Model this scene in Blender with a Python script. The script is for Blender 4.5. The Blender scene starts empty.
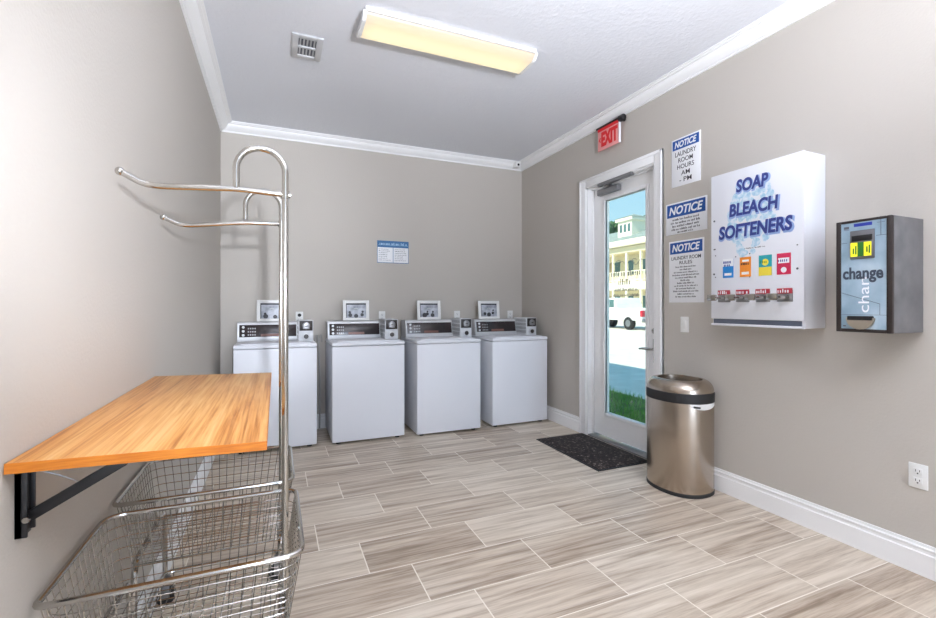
import bpy, bmesh, math, random
from mathutils import Vector, Matrix
R = random.Random(7)
PI = math.pi
SC = bpy.context.scene
COL = SC.collection

# ------------------------------------------------------------------ camera
CAMZ = 1.2765
cam_d = bpy.data.cameras.new('camera')
cam = bpy.data.objects.new('camera', cam_d)
COL.objects.link(cam)
cam.location = (0, 0, CAMZ)
cam.rotation_euler = (PI / 2, 0, -math.radians(22.993))
cam_d.sensor_width = 36
cam_d.lens = 452.84 / 936 * 36
cam_d.shift_y = -3.42 / 936
cam_d.clip_start = 0.02
cam_d.clip_end = 400
SC.camera = cam

# ------------------------------------------------------------------ world, sun, large lights, exposure
SC.view_settings.view_transform = 'Standard'
SC.view_settings.look = 'None'
SC.view_settings.exposure = 0.42
SC.view_settings.gamma = 1.0
SC.view_settings.use_curve_mapping = False


def lin(c):
    return tuple(((v / 255) / 12.92 if v / 255 <= 0.04045 else ((v / 255 + 0.055) / 1.055) ** 2.4) for v in c)


def rgba(c):
    return (*lin(c), 1)


w = bpy.data.worlds.new('sky_world')
SC.world = w
w.use_nodes = True
nt = w.node_tree
bg = nt.nodes['Background']
tc = nt.nodes.new('ShaderNodeTexCoord')
sp = nt.nodes.new('ShaderNodeSeparateXYZ')
rp = nt.nodes.new('ShaderNodeValToRGB')
nt.links.new(tc.outputs['Generated'], sp.inputs[0])
nt.links.new(sp.outputs['Z'], rp.inputs[0])
nt.links.new(rp.outputs[0], bg.inputs[0])
rp.color_ramp.elements[0].position = 0.0
rp.color_ramp.elements[0].color = rgba((205, 240, 250))
rp.color_ramp.elements[1].position = 0.6
rp.color_ramp.elements[1].color = rgba((120, 195, 245))
bg.inputs[1].default_value = 0.85


def light(name, kind, loc, direction, energy, color=(1, 1, 1), **kw):
    d = bpy.data.lights.new(name, kind)
    d.energy = energy
    d.color = color
    for k, v in kw.items():
        setattr(d, k, v)
    o = bpy.data.objects.new(name, d)
    COL.objects.link(o)
    o.location = loc
    o.rotation_euler = Vector(direction).to_track_quat('-Z', 'Y').to_euler()
    return o


light('sun', 'SUN', (0, 0, 20), (0.70, 0.10, -0.72), 5.6, lin((255, 246, 228)), angle=math.radians(0.53))
# added soft fill behind the camera, placed at the added rear window
light('added_daylight_fill', 'AREA', (1.15, -4.9, 1.75), (0, 1, 0.03), 105, lin((220, 233, 255)), shape='RECTANGLE', size=2.7, size_y=2.0)
# added overhead fill, unseen behind and above the camera
light('added_ceiling_fill', 'AREA', (1.25, -0.9, 2.93), (0, 0.0, -1), 12, lin((255, 246, 234)), shape='RECTANGLE', size=1.2, size_y=0.3)
# the photographer's flash just above the camera
light('camera_flash', 'SPOT', (0.12, -0.6, 1.39), (-0.14, 1, 0.10), 370, lin((238, 244, 255)), shadow_soft_size=0.025, spot_size=math.radians(42), spot_blend=1.0)
# added uplight with no known source, brightens the ceiling
light('added_uplight', 'AREA', (1.0, -0.9, 1.7), (0.05, 0.75, 1), 100, lin((240, 244, 255)), shape='DISK', size=0.5, spread=math.radians(110))

# ------------------------------------------------------------------ materials


def mat(name, base, rough=0.5, metal=0.0, spec=0.5, emit=None, estr=0.0, bump=None, coat=0.0):
    m = bpy.data.materials.new(name)
    m.use_nodes = True
    b = m.node_tree.nodes['Principled BSDF']
    b.inputs['Base Color'].default_value = rgba(base)
    b.inputs['Roughness'].default_value = rough
    b.inputs['Metallic'].default_value = metal
    b.inputs['Specular IOR Level'].default_value = spec
    b.inputs['Coat Weight'].default_value = coat
    if emit:
        b.inputs['Emission Color'].default_value = rgba(emit)
        b.inputs['Emission Strength'].default_value = estr
    if bump:
        N = m.node_tree.nodes
        L = m.node_tree.links
        g = N.new('ShaderNodeNewGeometry')
        n = N.new('ShaderNodeTexNoise')
        n.inputs['Scale'].default_value = bump[0]
        n.inputs['Detail'].default_value = 3
        L.new(g.outputs['Position'], n.inputs['Vector'])
        bp = N.new('ShaderNodeBump')
        bp.inputs['Strength'].default_value = bump[1]
        bp.inputs['Distance'].default_value = bump[2]
        L.new(n.outputs[0], bp.inputs['Height'])
        L.new(bp.outputs[0], b.inputs['Normal'])
    return m


def nodes(m):
    return m.node_tree.nodes, m.node_tree.links, m.node_tree.nodes['Principled BSDF']


def ramp(N, stops):
    r = N.new('ShaderNodeValToRGB')
    e = r.color_ramp.elements
    e[0].position, e[0].color = stops[0][0], rgba(stops[0][1])
    e[1].position, e[1].color = stops[-1][0], rgba(stops[-1][1])
    for p, c in stops[1:-1]:
        x = e.new(p)
        x.color = rgba(c)
    return r


def math_n(N, L, op, a, b=None):
    n = N.new('ShaderNodeMath')
    n.operation = op
    for i, v in enumerate((a, b)):
        if v is None:
            continue
        if isinstance(v, (int, float)):
            n.inputs[i].default_value = v
        else:
            L.new(v, n.inputs[i])
    return n.outputs[0]


M = {}
M['wall'] = mat('wall_paint', (193, 187, 179), 0.75, spec=0.25, bump=(90, 0.12, 0.01))
M['ceiling'] = mat('ceiling_texture', (228, 230, 235), 0.9, spec=0.1, bump=(45, 0.35, 0.012))
M['trim'] = mat('white_trim_paint', (246, 246, 246), 0.4)
M['white'] = mat('white_enamel', (232, 234, 240), 0.45)
M['white_matte'] = mat('white_plastic', (236, 236, 234), 0.4)
M['chrome'] = mat('chrome', (186, 183, 178), 0.13, metal=1.0)
M['wire'] = mat('chrome_wire', (176, 173, 168), 0.22, metal=1.0)
M['black'] = mat('black_steel', (24, 23, 25), 0.45)
M['rubber'] = mat('black_rubber', (30, 30, 31), 0.6)
M['dark_plastic'] = mat('dark_plastic', (44, 36, 34), 0.4)
M['grey_metal'] = mat('grey_metal', (150, 150, 152), 0.35, metal=0.8)
M['panel_silver'] = mat('silver_panel', (205, 206, 208), 0.35, metal=0.2)
M['ink_blue'] = mat('blue_ink', (24, 82, 160), 0.5)
M['ink_navy'] = mat('navy_ink', (52, 64, 138), 0.5)
M['ink_shadow'] = mat('pale_blue_ink', (150, 176, 222), 0.5)
M['ink_black'] = mat('black_ink', (40, 40, 48), 0.6)
M['ink_grey'] = mat('grey_ink', (96, 98, 106), 0.6)
M['paper'] = mat('sign_white', (240, 241, 244), 0.4)
M['ink_white'] = mat('white_ink', (246, 247, 250), 0.5)


def floor_mat():
    m = mat('striped_stone_tile', (200, 190, 180), 0.3, spec=0.4)
    N, L, b = nodes(m)
    g = N.new('ShaderNodeNewGeometry')
    s = N.new('ShaderNodeSeparateXYZ')
    L.new(g.outputs['Position'], s.inputs[0])
    TH, TL = 0.3035, 0.6145
    v = math_n(N, L, 'DIVIDE', math_n(N, L, 'SUBTRACT', s.outputs[1], 1.865 - 20 * TH), TH)
    row = math_n(N, L, 'FLOOR', v)
    fv = math_n(N, L, 'FRACT', v)
    # each row slips a third of a tile
    u = math_n(N, L, 'ADD', math_n(N, L, 'DIVIDE', math_n(N, L, 'SUBTRACT', s.outputs[0], 0.617 - 30 * TL), TL),
               math_n(N, L, 'MULTIPLY', math_n(N, L, 'SUBTRACT', row, 20.0), 0.3333))
    cx = math_n(N, L, 'FLOOR', u)
    fu = math_n(N, L, 'FRACT', u)
    gw = 0.0028
    du = math_n(N, L, 'MULTIPLY', math_n(N, L, 'MINIMUM', fu, math_n(N, L, 'SUBTRACT', 1.0, fu)), TL)
    dv = math_n(N, L, 'MULTIPLY', math_n(N, L, 'MINIMUM', fv, math_n(N, L, 'SUBTRACT', 1.0, fv)), TH)
    grout = math_n(N, L, 'LESS_THAN', math_n(N, L, 'MINIMUM', du, dv), gw)
    cid = N.new('ShaderNodeCombineXYZ')
    L.new(cx, cid.inputs[0])
    L.new(row, cid.inputs[1])
    wn = N.new('ShaderNodeTexWhiteNoise')
    wn.noise_dimensions = '2D'
    L.new(cid.outputs[0], wn.inputs['Vector'])
    # streaks run along the tile
    cc = N.new('ShaderNodeCombineXYZ')
    L.new(math_n(N, L, 'MULTIPLY', s.outputs[0], 1.3), cc.inputs[0])
    L.new(math_n(N, L, 'ADD', math_n(N, L, 'MULTIPLY', s.outputs[1], 24.0), math_n(N, L, 'MULTIPLY', wn.outputs[0], 60.0)), cc.inputs[1])
    L.new(math_n(N, L, 'MULTIPLY', wn.outputs[0], 37.0), cc.inputs[2])
    n1 = N.new('ShaderNodeTexNoise')
    n1.inputs['Scale'].default_value = 1.0
    n1.inputs['Detail'].default_value = 5
    n1.inputs['Roughness'].default_value = 0.68
    n1.inputs['Distortion'].default_value = 0.35
    L.new(cc.outputs[0], n1.inputs['Vector'])
    r = ramp(N, [(0.30, (142, 124, 106)), (0.42, (180, 163, 145)), (0.53, (204, 190, 172)), (0.66, (222, 210, 194))])
    tone = math_n(N, L, 'ADD', n1.outputs[0], math_n(N, L, 'MULTIPLY', math_n(N, L, 'SUBTRACT', wn.outputs[0], 0.5), 0.13))
    L.new(tone, r.inputs[0])
    mx = N.new('ShaderNodeMix')
    mx.data_type = 'RGBA'
    L.new(grout, mx.inputs[0])
    L.new(r.outputs[0], mx.inputs[6])
    mx.inputs[7].default_value = rgba((238, 230, 218))
    L.new(mx.outputs[2], b.inputs['Base Color'])
    rr = math_n(N, L, 'ADD', math_n(N, L, 'MULTIPLY', grout, 0.3), 0.42)
    L.new(rr, b.inputs['Roughness'])
    return m


def wood_mat():
    m = mat('oak_laminate', (225, 165, 95), 0.35, spec=0.4)
    N, L, b = nodes(m)
    t = N.new('ShaderNodeTexCoord')
    mp = N.new('ShaderNodeMapping')
    mp.inputs['Scale'].default_value = (16, 0.9, 16)
    L.new(t.outputs['Object'], mp.inputs[0])
    n = N.new('ShaderNodeTexNoise')
    n.inputs['Scale'].default_value = 1.5
    n.inputs['Detail'].default_value = 6
    n.inputs['Roughness'].default_value = 0.6
    n.inputs['Distortion'].default_value = 0.6
    L.new(mp.outputs[0], n.inputs['Vector'])
    r = ramp(N, [(0.28, (170, 104, 46)), (0.42, (206, 140, 72)), (0.56, (222, 164, 96)), (0.72, (232, 184, 120))])
    mp2 = N.new('ShaderNodeMapping')
    mp2.inputs['Scale'].default_value = (120, 2.4, 120)
    L.new(t.outputs['Object'], mp2.inputs[0])
    n2 = N.new('ShaderNodeTexNoise')
    n2.inputs['Scale'].default_value = 1.2
    n2.inputs['Detail'].default_value = 3
    L.new(mp2.outputs[0], n2.inputs['Vector'])
    a = math_n(N, L, 'ADD', n.outputs[0], math_n(N, L, 'MULTIPLY', math_n(N, L, 'SUBTRACT', n2.outputs[0], 0.5), 0.6))
    L.new(a, r.inputs[0])
    L.new(r.outputs[0], b.inputs['Base Color'])
    return m


def steel_mat():
    m = mat('brushed_stainless', (180, 168, 155), 0.27, metal=1.0)
    N, L, b = nodes(m)
    t = N.new('ShaderNodeTexCoord')
    mp = N.new('ShaderNodeMapping')
    mp.inputs['Scale'].default_value = (90, 90, 1.2)
    L.new(t.outputs['Object'], mp.inputs[0])
    n = N.new('ShaderNodeTexNoise')
    n.inputs['Scale'].default_value = 2.0
    n.inputs['Detail'].default_value = 3
    L.new(mp.outputs[0], n.inputs['Vector'])
    bp = N.new('ShaderNodeBump')
    bp.inputs['Strength'].default_value = 0.08
    bp.inputs['Distance'].default_value = 0.002
    L.new(n.outputs[0], bp.inputs['Height'])
    L.new(bp.outputs[0], b.inputs['Normal'])
    return m


def noise_mat(name, stops, scale, rough=0.7, metal=0.0, detail=4, bump=0.0, stretch=(1, 1, 1)):
    m = mat(name, stops[0][1], rough, metal)
    N, L, b = nodes(m)
    t = N.new('ShaderNodeTexCoord')
    mp = N.new('ShaderNodeMapping')
    mp.inputs['Scale'].default_value = stretch
    L.new(t.outputs['Object'], mp.inputs[0])
    n = N.new('ShaderNodeTexNoise')
    n.inputs['Scale'].default_value = scale
    n.inputs['Detail'].default_value = detail
    L.new(mp.outputs[0], n.inputs['Vector'])
    r = ramp(N, stops)
    L.new(n.outputs[0], r.inputs[0])
    L.new(r.outputs[0], b.inputs['Base Color'])
    if bump:
        bp = N.new('ShaderNodeBump')
        bp.inputs['Strength'].default_value = bump
        bp.inputs['Distance'].default_value = 0.01
        L.new(n.outputs[0], bp.inputs['Height'])
        L.new(bp.outputs[0], b.inputs['Normal'])
    return m


def glass_mat():
    m = bpy.data.materials.new('clear_glass')
    m.use_nodes = True
    N, L = m.node_tree.nodes, m.node_tree.links
    N.remove(N['Principled BSDF'])
    tr = N.new('ShaderNodeBsdfTransparent')
    tr.inputs[0].default_value = (0.95, 0.985, 0.975, 1)
    gl = N.new('ShaderNodeBsdfGlossy')
    gl.inputs['Roughness'].default_value = 0.02
    mx = N.new('ShaderNodeMixShader')
    mx.inputs[0].default_value = 0.04
    L.new(tr.outputs[0], mx.inputs[1])
    L.new(gl.outputs[0], mx.inputs[2])
    L.new(mx.outputs[0], N['Material Output'].inputs[0])
    return m


M['floor'] = floor_mat()
M['wood'] = wood_mat()
M['steel'] = steel_mat()
M['glass'] = glass_mat()
M['mat'] = noise_mat('dark_mat_pile', [(0.42, (30, 23, 22)), (0.6, (58, 47, 44)), (0.72, (150, 138, 132))], 50, 0.95, bump=0.8)
M['steel_grey'] = noise_mat('grey_cabinet_steel', [(0.3, (112, 112, 116)), (0.7, (134, 133, 136))], 9, 0.42, 0.45)
M['change_face'] = noise_mat('pale_blue_print', [(0.3, (132, 158, 176)), (0.55, (164, 186, 201)), (0.75, (196, 212, 221))], 7, 0.3, stretch=(1, 1, 0.8))
M['bubbles'] = noise_mat('bubble_print', [(0.36, (164, 204, 226)), (0.5, (198, 222, 236)), (0.62, (226, 234, 243))], 42, 0.35)
M['photo'] = noise_mat('monochrome_print', [(0.3, (120, 124, 134)), (0.5, (178, 182, 192)), (0.7, (222, 225, 232))], 11, 0.3)
M['photo_dark'] = mat('monochrome_print_dark', (44, 44, 50), 0.4)
M['louvre'] = mat('coin_box_side', (214, 216, 219), 0.45)
M['display'] = noise_mat('smoked_display', [(0.3, (34, 32, 36)), (0.7, (66, 56, 56))], 6, 0.18)
M['red_ink'] = mat('red_ink', (176, 50, 66), 0.5)
M['orange'] = mat('orange_print', (238, 142, 42), 0.4)
M['pack_blue'] = mat('blue_print', (40, 132, 205), 0.4)
M['pack_teal'] = mat('teal_print', (44, 160, 170), 0.4)
M['pack_yellow'] = mat('yellow_print', (240, 218, 70), 0.4)
M['pack_red'] = mat('crimson_print', (206, 44, 84), 0.4)
M['screen'] = mat('lit_screen', (220, 210, 40), 0.4, emit=(225, 215, 45), estr=0.5)
M['screen_ink'] = mat('green_screen_ink', (46, 120, 40), 0.5)
M['lens'] = None
M['etch'] = mat('etched_lettering', (120, 122, 122), 0.6)
M['edge'] = noise_mat('orange_edge_band', [(0.3, (196, 108, 24)), (0.7, (222, 138, 44))], 3, 0.4, stretch=(4, 4, 60))
M['hose'] = mat('pale_grey_hose', (172, 170, 166), 0.5)

# ------------------------------------------------------------------ mesh helpers


def nb():
    return bmesh.new()


def merge(bm, other, mtx=None):
    if mtx is not None:
        bmesh.ops.transform(other, matrix=mtx, verts=other.verts)
    me = bpy.data.meshes.new('tmp')
    other.to_mesh(me)
    other.free()
    bm.from_mesh(me)
    bpy.data.meshes.remove(me)


def box(bm, a, b, bev=0.0, seg=2, mtx=None):
    t = nb()
    bmesh.ops.create_cube(t, size=1)
    c = [(a[i] + b[i]) / 2 for i in range(3)]
    d = [abs(b[i] - a[i]) for i in range(3)]
    for v in t.verts:
        v.co = Vector((c[0] + v.co.x * d[0], c[1] + v.co.y * d[1], c[2] + v.co.z * d[2]))
    if bev:
        bmesh.ops.bevel(t, geom=list(t.edges), offset=min(bev, min(d) * 0.49), segments=seg, affect='EDGES', profile=0.5)
    merge(bm, t, mtx)
    return bm


def tube(bm, pts, r, seg=10, closed=False, caps=True):
    pts = [Vector(p) for p in pts]
    n = len(pts)
    rings = []
    up = None
    for i, p in enumerate(pts):
        if closed:
            t = (pts[(i + 1) % n] - pts[i - 1]).normalized()
        else:
            t = (pts[min(i + 1, n - 1)] - pts[max(i - 1, 0)]).normalized()
        if up is None:
            up = Vector((0, 0, 1)) if abs(t.z) < 0.9 else Vector((1, 0, 0))
        s = t.cross(up)
        if s.length < 1e-6:
            s = t.orthogonal()
        s.normalize()
        up = s.cross(t).normalized()
        rr = r[i] if isinstance(r, (list, tuple)) else r
        rings.append([bm.verts.new(p + (s * math.cos(a) + up * math.sin(a)) * rr) for a in [2 * PI * k / seg for k in range(seg)]])
    m = n if closed else n - 1
    for i in range(m):
        A, B = rings[i], rings[(i + 1) % n]
        for k in range(seg):
            bm.faces.new((A[k], A[(k + 1) % seg], B[(k + 1) % seg], B[k]))
    if not closed and caps:
        bm.faces.new(rings[0][::-1])
        bm.faces.new(rings[-1])
    return bm


def fillet(pts, rad, n=6, closed=False):
    pts = [Vector(p) for p in pts]
    out = []
    N = len(pts)
    for i, p in enumerate(pts):
        if not closed and i in (0, N - 1):
            out.append(p)
            continue
        a, b = pts[i - 1] - p, pts[(i + 1) % N] - p
        d = min(rad, a.length * 0.49, b.length * 0.49)
        A, B = p + a.normalized() * d, p + b.normalized() * d
        for k in range(n + 1):
            t = k / n
            out.append(A * (1 - t) ** 2 + p * 2 * t * (1 - t) + B * t * t)
    return out


def cyl(bm, c, r, h, axis='Z', seg=20, r2=None, bev=0.0):
    t = nb()
    bmesh.ops.create_cone(t, cap_ends=True, cap_tris=False, segments=seg, radius1=r, radius2=r if r2 is None else r2, depth=h)
    if bev:
        bmesh.ops.bevel(t, geom=[e for e in t.edges if len(e.link_faces) == 2 and e.calc_face_angle() > 1.0], offset=bev, segments=2, affect='EDGES', profile=0.5)
    mt = Matrix.Translation(c)
    if axis == 'X':
        mt = mt @ Matrix.Rotation(PI / 2, 4, 'Y')
    if axis == 'Y':
        mt = mt @ Matrix.Rotation(PI / 2, 4, 'X')
    merge(bm, t, mt)
    return bm


def prism(bm, pts, depth_vec):
    """closed polygon (3-D points) pushed along depth_vec"""
    d = Vector(depth_vec)
    A = [bm.verts.new(p) for p in pts]
    B = [bm.verts.new(Vector(p) + d) for p in pts]
    n = len(pts)
    bm.faces.new(A[::-1])
    bm.faces.new(B)
    for i in range(n):
        bm.faces.new((A[i], A[(i + 1) % n], B[(i + 1) % n], B[i]))
    return bm


def sphere(bm, c, r, u=16, v=10, scale=(1, 1, 1)):
    t = nb()
    bmesh.ops.create_uvsphere(t, u_segments=u, v_segments=v, radius=r)
    merge(bm, t, Matrix.Translation(c) @ Matrix.Diagonal((*scale, 1)))
    return bm


def obj(name, bm, m, parent=None, smooth=35, loc=None):
    bmesh.ops.recalc_face_normals(bm, faces=bm.faces)
    me = bpy.data.meshes.new(name)
    bm.to_mesh(me)
    bm.free()
    if smooth:
        me.polygons.foreach_set('use_smooth', [True] * len(me.polygons))
        me.set_sharp_from_angle(angle=math.radians(smooth))
    me.materials.append(m)
    o = bpy.data.objects.new(name, me)
    COL.objects.link(o)
    if parent is not None:
        o.parent = parent
    if loc is not None:
        o.location = loc
    return o


def tag(o, label, cat, group=None):
    o['label'] = label
    o['category'] = cat
    if group:
        o['group'] = group
    return o


def thing(name, label, cat, loc=(0, 0, 0), rz=0.0, group=None):
    o = bpy.data.objects.new(name, None)
    o.empty_display_size = 0.05
    COL.objects.link(o)
    o.location = loc
    o.rotation_euler = (0, 0, rz)
    return tag(o, label, cat, group)


def struct(name, bm, m, parent=None, smooth=35):
    o = obj(name, bm, m, parent, smooth)
    if parent is None:
        o['kind'] = 'structure'
    return o


def copy_tree(o, parent=None):
    c = o.copy()
    COL.objects.link(c)
    c.parent = parent
    for ch in list(o.children):
        copy_tree(ch, c)
    return c


DG = None


def text(bm, s, x0, x1, z0, z1, y, bold=0.0, shear=0.0, depth=0.0006, rot=0, clip_top=None):
    """lettering fitted into the box x0..x1, z0..z1 facing -y"""
    cu = bpy.data.curves.new('lettering_curve', 'FONT')
    cu.body = s
    cu.size = 1
    cu.offset = bold
    cu.shear = shear
    cu.extrude = 0.01
    cu.resolution_u = 4
    o = bpy.data.objects.new('lettering_tmp', cu)
    COL.objects.link(o)
    dg = bpy.context.evaluated_depsgraph_get()
    me = bpy.data.meshes.new_from_object(o.evaluated_get(dg))
    bpy.data.objects.remove(o)
    bpy.data.curves.remove(cu)
    if rot:
        for v in me.vertices:
            v.co = Vector((-v.co.y, v.co.x, v.co.z))
    xs = [v.co.x for v in me.vertices]
    ys = [v.co.y for v in me.vertices]
    if not xs:
        return bm
    ax, bx, ay, by = min(xs), max(xs), min(ys), max(ys)
    for v in me.vertices:
        X = x0 + (v.co.x - ax) / (bx - ax) * (x1 - x0)
        Z = z0 + (v.co.y - ay) / (by - ay) * (z1 - z0)
        Y = y - (depth if v.co.z > 0 else -0.0002)
        v.co = Vector((X, Y, Z))
    bm.from_mesh(me)
    bpy.data.meshes.remove(me)
    return bm


def scribble(bm, x0, x1, z0, z1, y, cw=None):
    """a line of print too small to read: word-long rows of little strokes"""
    h = z1 - z0
    cw = cw or h * 0.55
    x = x0
    while x < x1 - cw:
        nl = R.randint(3, 8)
        for k in range(nl):
            if x > x1 - cw:
                break
            hh = h * R.choice((0.7, 0.7, 1.0))
            box(bm, (x, y - 0.0006, z0), (x + cw * R.uniform(0.35, 0.7), y + 0.0002, z0 + hh))
            x += cw
        x += cw * 0.8
    return bm


def xz(bm, x0, x1, z0, z1, y0, y1, bev=0.0):
    return box(bm, (x0, y0, z0), (x1, y1, z1), bev)


# ------------------------------------------------------------------ room shell
XL, XR, YB, ZC = -0.490, 2.828, 4.944, 3.035
YR = -5.05
WT = 0.14
DY0, DY1, DZ = 2.777, 3.665, 2.437

struct('floor', box(nb(), (XL - WT, YR - WT, -0.12), (XR + WT, YB + WT, 0)), M['floor'])
struct('ceiling', box(nb(), (XL - WT, YR - WT, ZC), (XR + WT, YB + WT, ZC + 0.12)), M['ceiling'])
struct('wall_left', box(nb(), (XL - WT, YR, 0), (XL, YB, ZC)), M['wall'])
struct('wall_back', box(nb(), (XL - WT, YB, 0), (XR + WT, YB + WT, ZC)), M['wall'])
bm = nb()
box(bm, (XR, YR, 0), (XR + WT, DY0, ZC))
box(bm, (XR, DY1, 0), (XR + WT, YB, ZC))
box(bm, (XR, DY0, DZ), (XR + WT, DY1, ZC))
struct('wall_right', bm, M['wall'])
# rear wall behind the camera; its wide window is added for the fill light
bm = nb()
box(bm, (XL, YR - WT, 0), (-0.25, YR, ZC))
box(bm, (2.55, YR - WT, 0), (XR, YR, ZC))
box(bm, (-0.25, YR - WT, 0), (2.55, YR, 0.7))
box(bm, (-0.25, YR - WT, 2.75), (2.55, YR, ZC))
struct('wall_rear', bm, M['wall'])
added_win = bpy.data.objects.new('added_window_1', None)
COL.objects.link(added_win)
added_win['kind'] = 'structure'
bm = nb()
for a, b in (((-0.25, 0.7), (2.55, 0.76)), ((-0.25, 2.69), (2.55, 2.75)), ((-0.25, 0.7), (-0.19, 2.75)), ((2.49, 0.7), (2.55, 2.75)), ((1.12, 0.7), (1.18, 2.75))):
    box(bm, (a[0], YR - 0.1, a[1]), (b[0], YR - 0.03, b[1]))
obj('added_window_frame', bm, M['trim'], added_win)
obj('added_window_pane', box(nb(), (-0.22, YR - 0.07, 0.72), (2.52, YR - 0.062, 2.72)), M['glass'], added_win)
# the building's outer roof and eave
struct('roof', box(nb(), (XL - 1.2, YR - 1.5, ZC + 0.13), (XR + WT + 0.45, YB + 4.0, ZC + 0.62)), M['trim'])

# crown moulding
CP = [(0, 0), (0.014, 0), (0.014, 0.014), (0.024, 0.014), (0.030, 0.019), (0.044, 0.027), (0.058, 0.039), (0.068, 0.052), (0.072, 0.060), (0.072, 0.064), (0.090, 0.066), (0.090, 0.072), (0.105, 0.074), (0.105, 0.084), (0, 0.084)]


def crown(name, corner, along, inward, length):
    a, i = Vector(along), Vector(inward)
    pts = [Vector(corner) + i * p + Vector((0, 0, ZC - 0.084 + h)) for p, h in CP]
    struct(name, prism(nb(), pts, a * length), M['trim'], smooth=28)


crown('trim_1', (XL, YR, 0), (0, 1, 0), (1, 0, 0), YB - YR)
crown('trim_2', (XR, YR, 0), (0, 1, 0), (-1, 0, 0), YB - YR)
crown('trim_3', (XL, YB, 0), (1, 0, 0), (0, -1, 0), XR - XL)

BP = [(0, 0), (0.020, 0), (0.020, 0.104), (0.014, 0.109), (0.014, 0.122), (0.017, 0.126), (0.017, 0.132), (0.009, 0.136), (0.007, 0.149), (0, 0.149)]


def base_seg(bm, corner, along, inward, length):
    a, i = Vector(along), Vector(inward)
    prism(bm, [Vector(corner) + i * p + Vector((0, 0, h)) for p, h in BP], a * length)
    return bm


struct('baseboard_left', base_seg(nb(), (XL, YR, 0), (0, 1, 0), (1, 0, 0), YB - YR), M['trim'])
struct('baseboard_back', base_seg(nb(), (XL, YB, 0), (1, 0, 0), (0, -1, 0), XR - XL), M['trim'])
bm = nb()
base_seg(bm, (XR, YR, 0), (0, 1, 0), (-1, 0, 0), 2.70 - YR)
base_seg(bm, (XR, 3.752, 0), (0, 1, 0), (-1, 0, 0), YB - 3.752)
struct('baseboard_right', bm, M['trim'])

# ------------------------------------------------------------------ glazed door
door = thing('door_1', 'white glazed door', 'door', (XR, (DY0 + DY1) / 2, 0), -PI / 2)
door['kind'] = 'structure'
for k in ('label', 'category'):
    del door[k]
# local frame: x to the right along the wall (towards the camera), y outwards, z up
HW = (DY1 - DY0) / 2
bm = nb()
CW = 0.082
for s in (-1, 1):
    x0, x1 = sorted((s * (HW - 0.006), s * (HW + CW)))
    xz(bm, x0, x1, 0, DZ + CW, -0.02, 0.0, 0.004)
    xz(bm, *sorted((s * (HW + CW - 0.022), s * (HW + CW))), 0, DZ + CW, -0.028, -0.0, 0.004)
xz(bm, -HW + 0.006, HW - 0.006, DZ - 0.006, DZ + CW, -0.02, 0.0, 0.004)
xz(bm, -HW - CW, HW + CW, DZ + CW - 0.022, DZ + CW, -0.028, 0.0, 0.004)
obj('casing', bm, M['trim'], door)
bm = nb()
for s in (-1, 1):
    x0, x1 = sorted((s * (HW - 0.018), s * HW))
    xz(bm, x0, x1, 0, DZ, 0, WT)
    x0, x1 = sorted((s * (HW - 0.03), s * HW))
    xz(bm, x0, x1, 0, DZ, 0.05, 0.07)
xz(bm, -HW, HW, DZ - 0.018, DZ, 0, WT)
xz(bm, -HW, HW, DZ - 0.03, DZ, 0.05, 0.07)
obj('jamb', bm, M['trim'], door)
GY0, GY1, GZ0, GZ1 = 2.958, 3.471, 0.255, 2.276   # glass edges in world y
yc = (DY0 + DY1) / 2
gx0, gx1 = yc - GY1, yc - GY0
LX = HW - 0.02
bm = nb()
xz(bm, -LX, gx0, 0.03, DZ - 0.02, 0.074, 0.118)
xz(bm, gx1, LX, 0.03, DZ - 0.02, 0.074, 0.118)
xz(bm, gx0, gx1, 0.03, GZ0, 0.074, 0.118)
xz(bm, gx0, gx1, GZ1, DZ - 0.02, 0.074, 0.118)
obj('door_leaf', bm, M['trim'], door)
bm = nb()
bw = 0.034
xz(bm, gx0 - bw, gx0, GZ0 - bw, GZ1 + bw, 0.064, 0.095, 0.006)
xz(bm, gx1, gx1 + bw, GZ0 - bw, GZ1 + bw, 0.064, 0.095, 0.006)
xz(bm, gx0, gx1, GZ0 - bw, GZ0, 0.064, 0.095, 0.006)
xz(bm, gx0, gx1, GZ1, GZ1 + bw, 0.064, 0.095, 0.006)
obj('glazing_bead', bm, M['trim'], door)
pane = obj('glass_pane', xz(nb(), gx0 + 0.0005, gx1 - 0.0005, GZ0, GZ1, 0.092, 0.098), M['glass'], door, smooth=0)
# thin etched lettering on the pane, too faint to read
bm = nb()
gc = (gx0 + gx1) / 2
for s in (-1, 1):
    tube(bm, [(gc + s * (0.02 + 0.19 * t), 0.0908, 1.66 + 0.022 * math.sin(t * 9)) for t in [k / 16 for k in range(17)]], 0.0022, 5)
    tube(bm, [(gc + s * (0.10 + 0.03 * math.cos(a)), 0.0908, 1.675 + 0.018 * math.sin(a)) for a in [k * PI / 7 for k in range(12)]], 0.002, 5)
for hw, z0, z1 in ((0.20, 1.545, 1.60), (0.10, 1.465, 1.52), (0.15, 1.41, 1.44), (0.17, 1.36, 1.385)):
    scribble(bm, gc - hw, gc + hw, z0, z1, 0.0912, (z1 - z0) * 0.42)
obj('lettering', bm, M['etch'], pane, smooth=0)
bm = nb()
xz(bm, -HW + 0.019, HW - 0.019, 0.0, 0.014, 0.0, WT + 0.03, 0.004)
obj('threshold', bm, M['grey_metal'], door)
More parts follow.
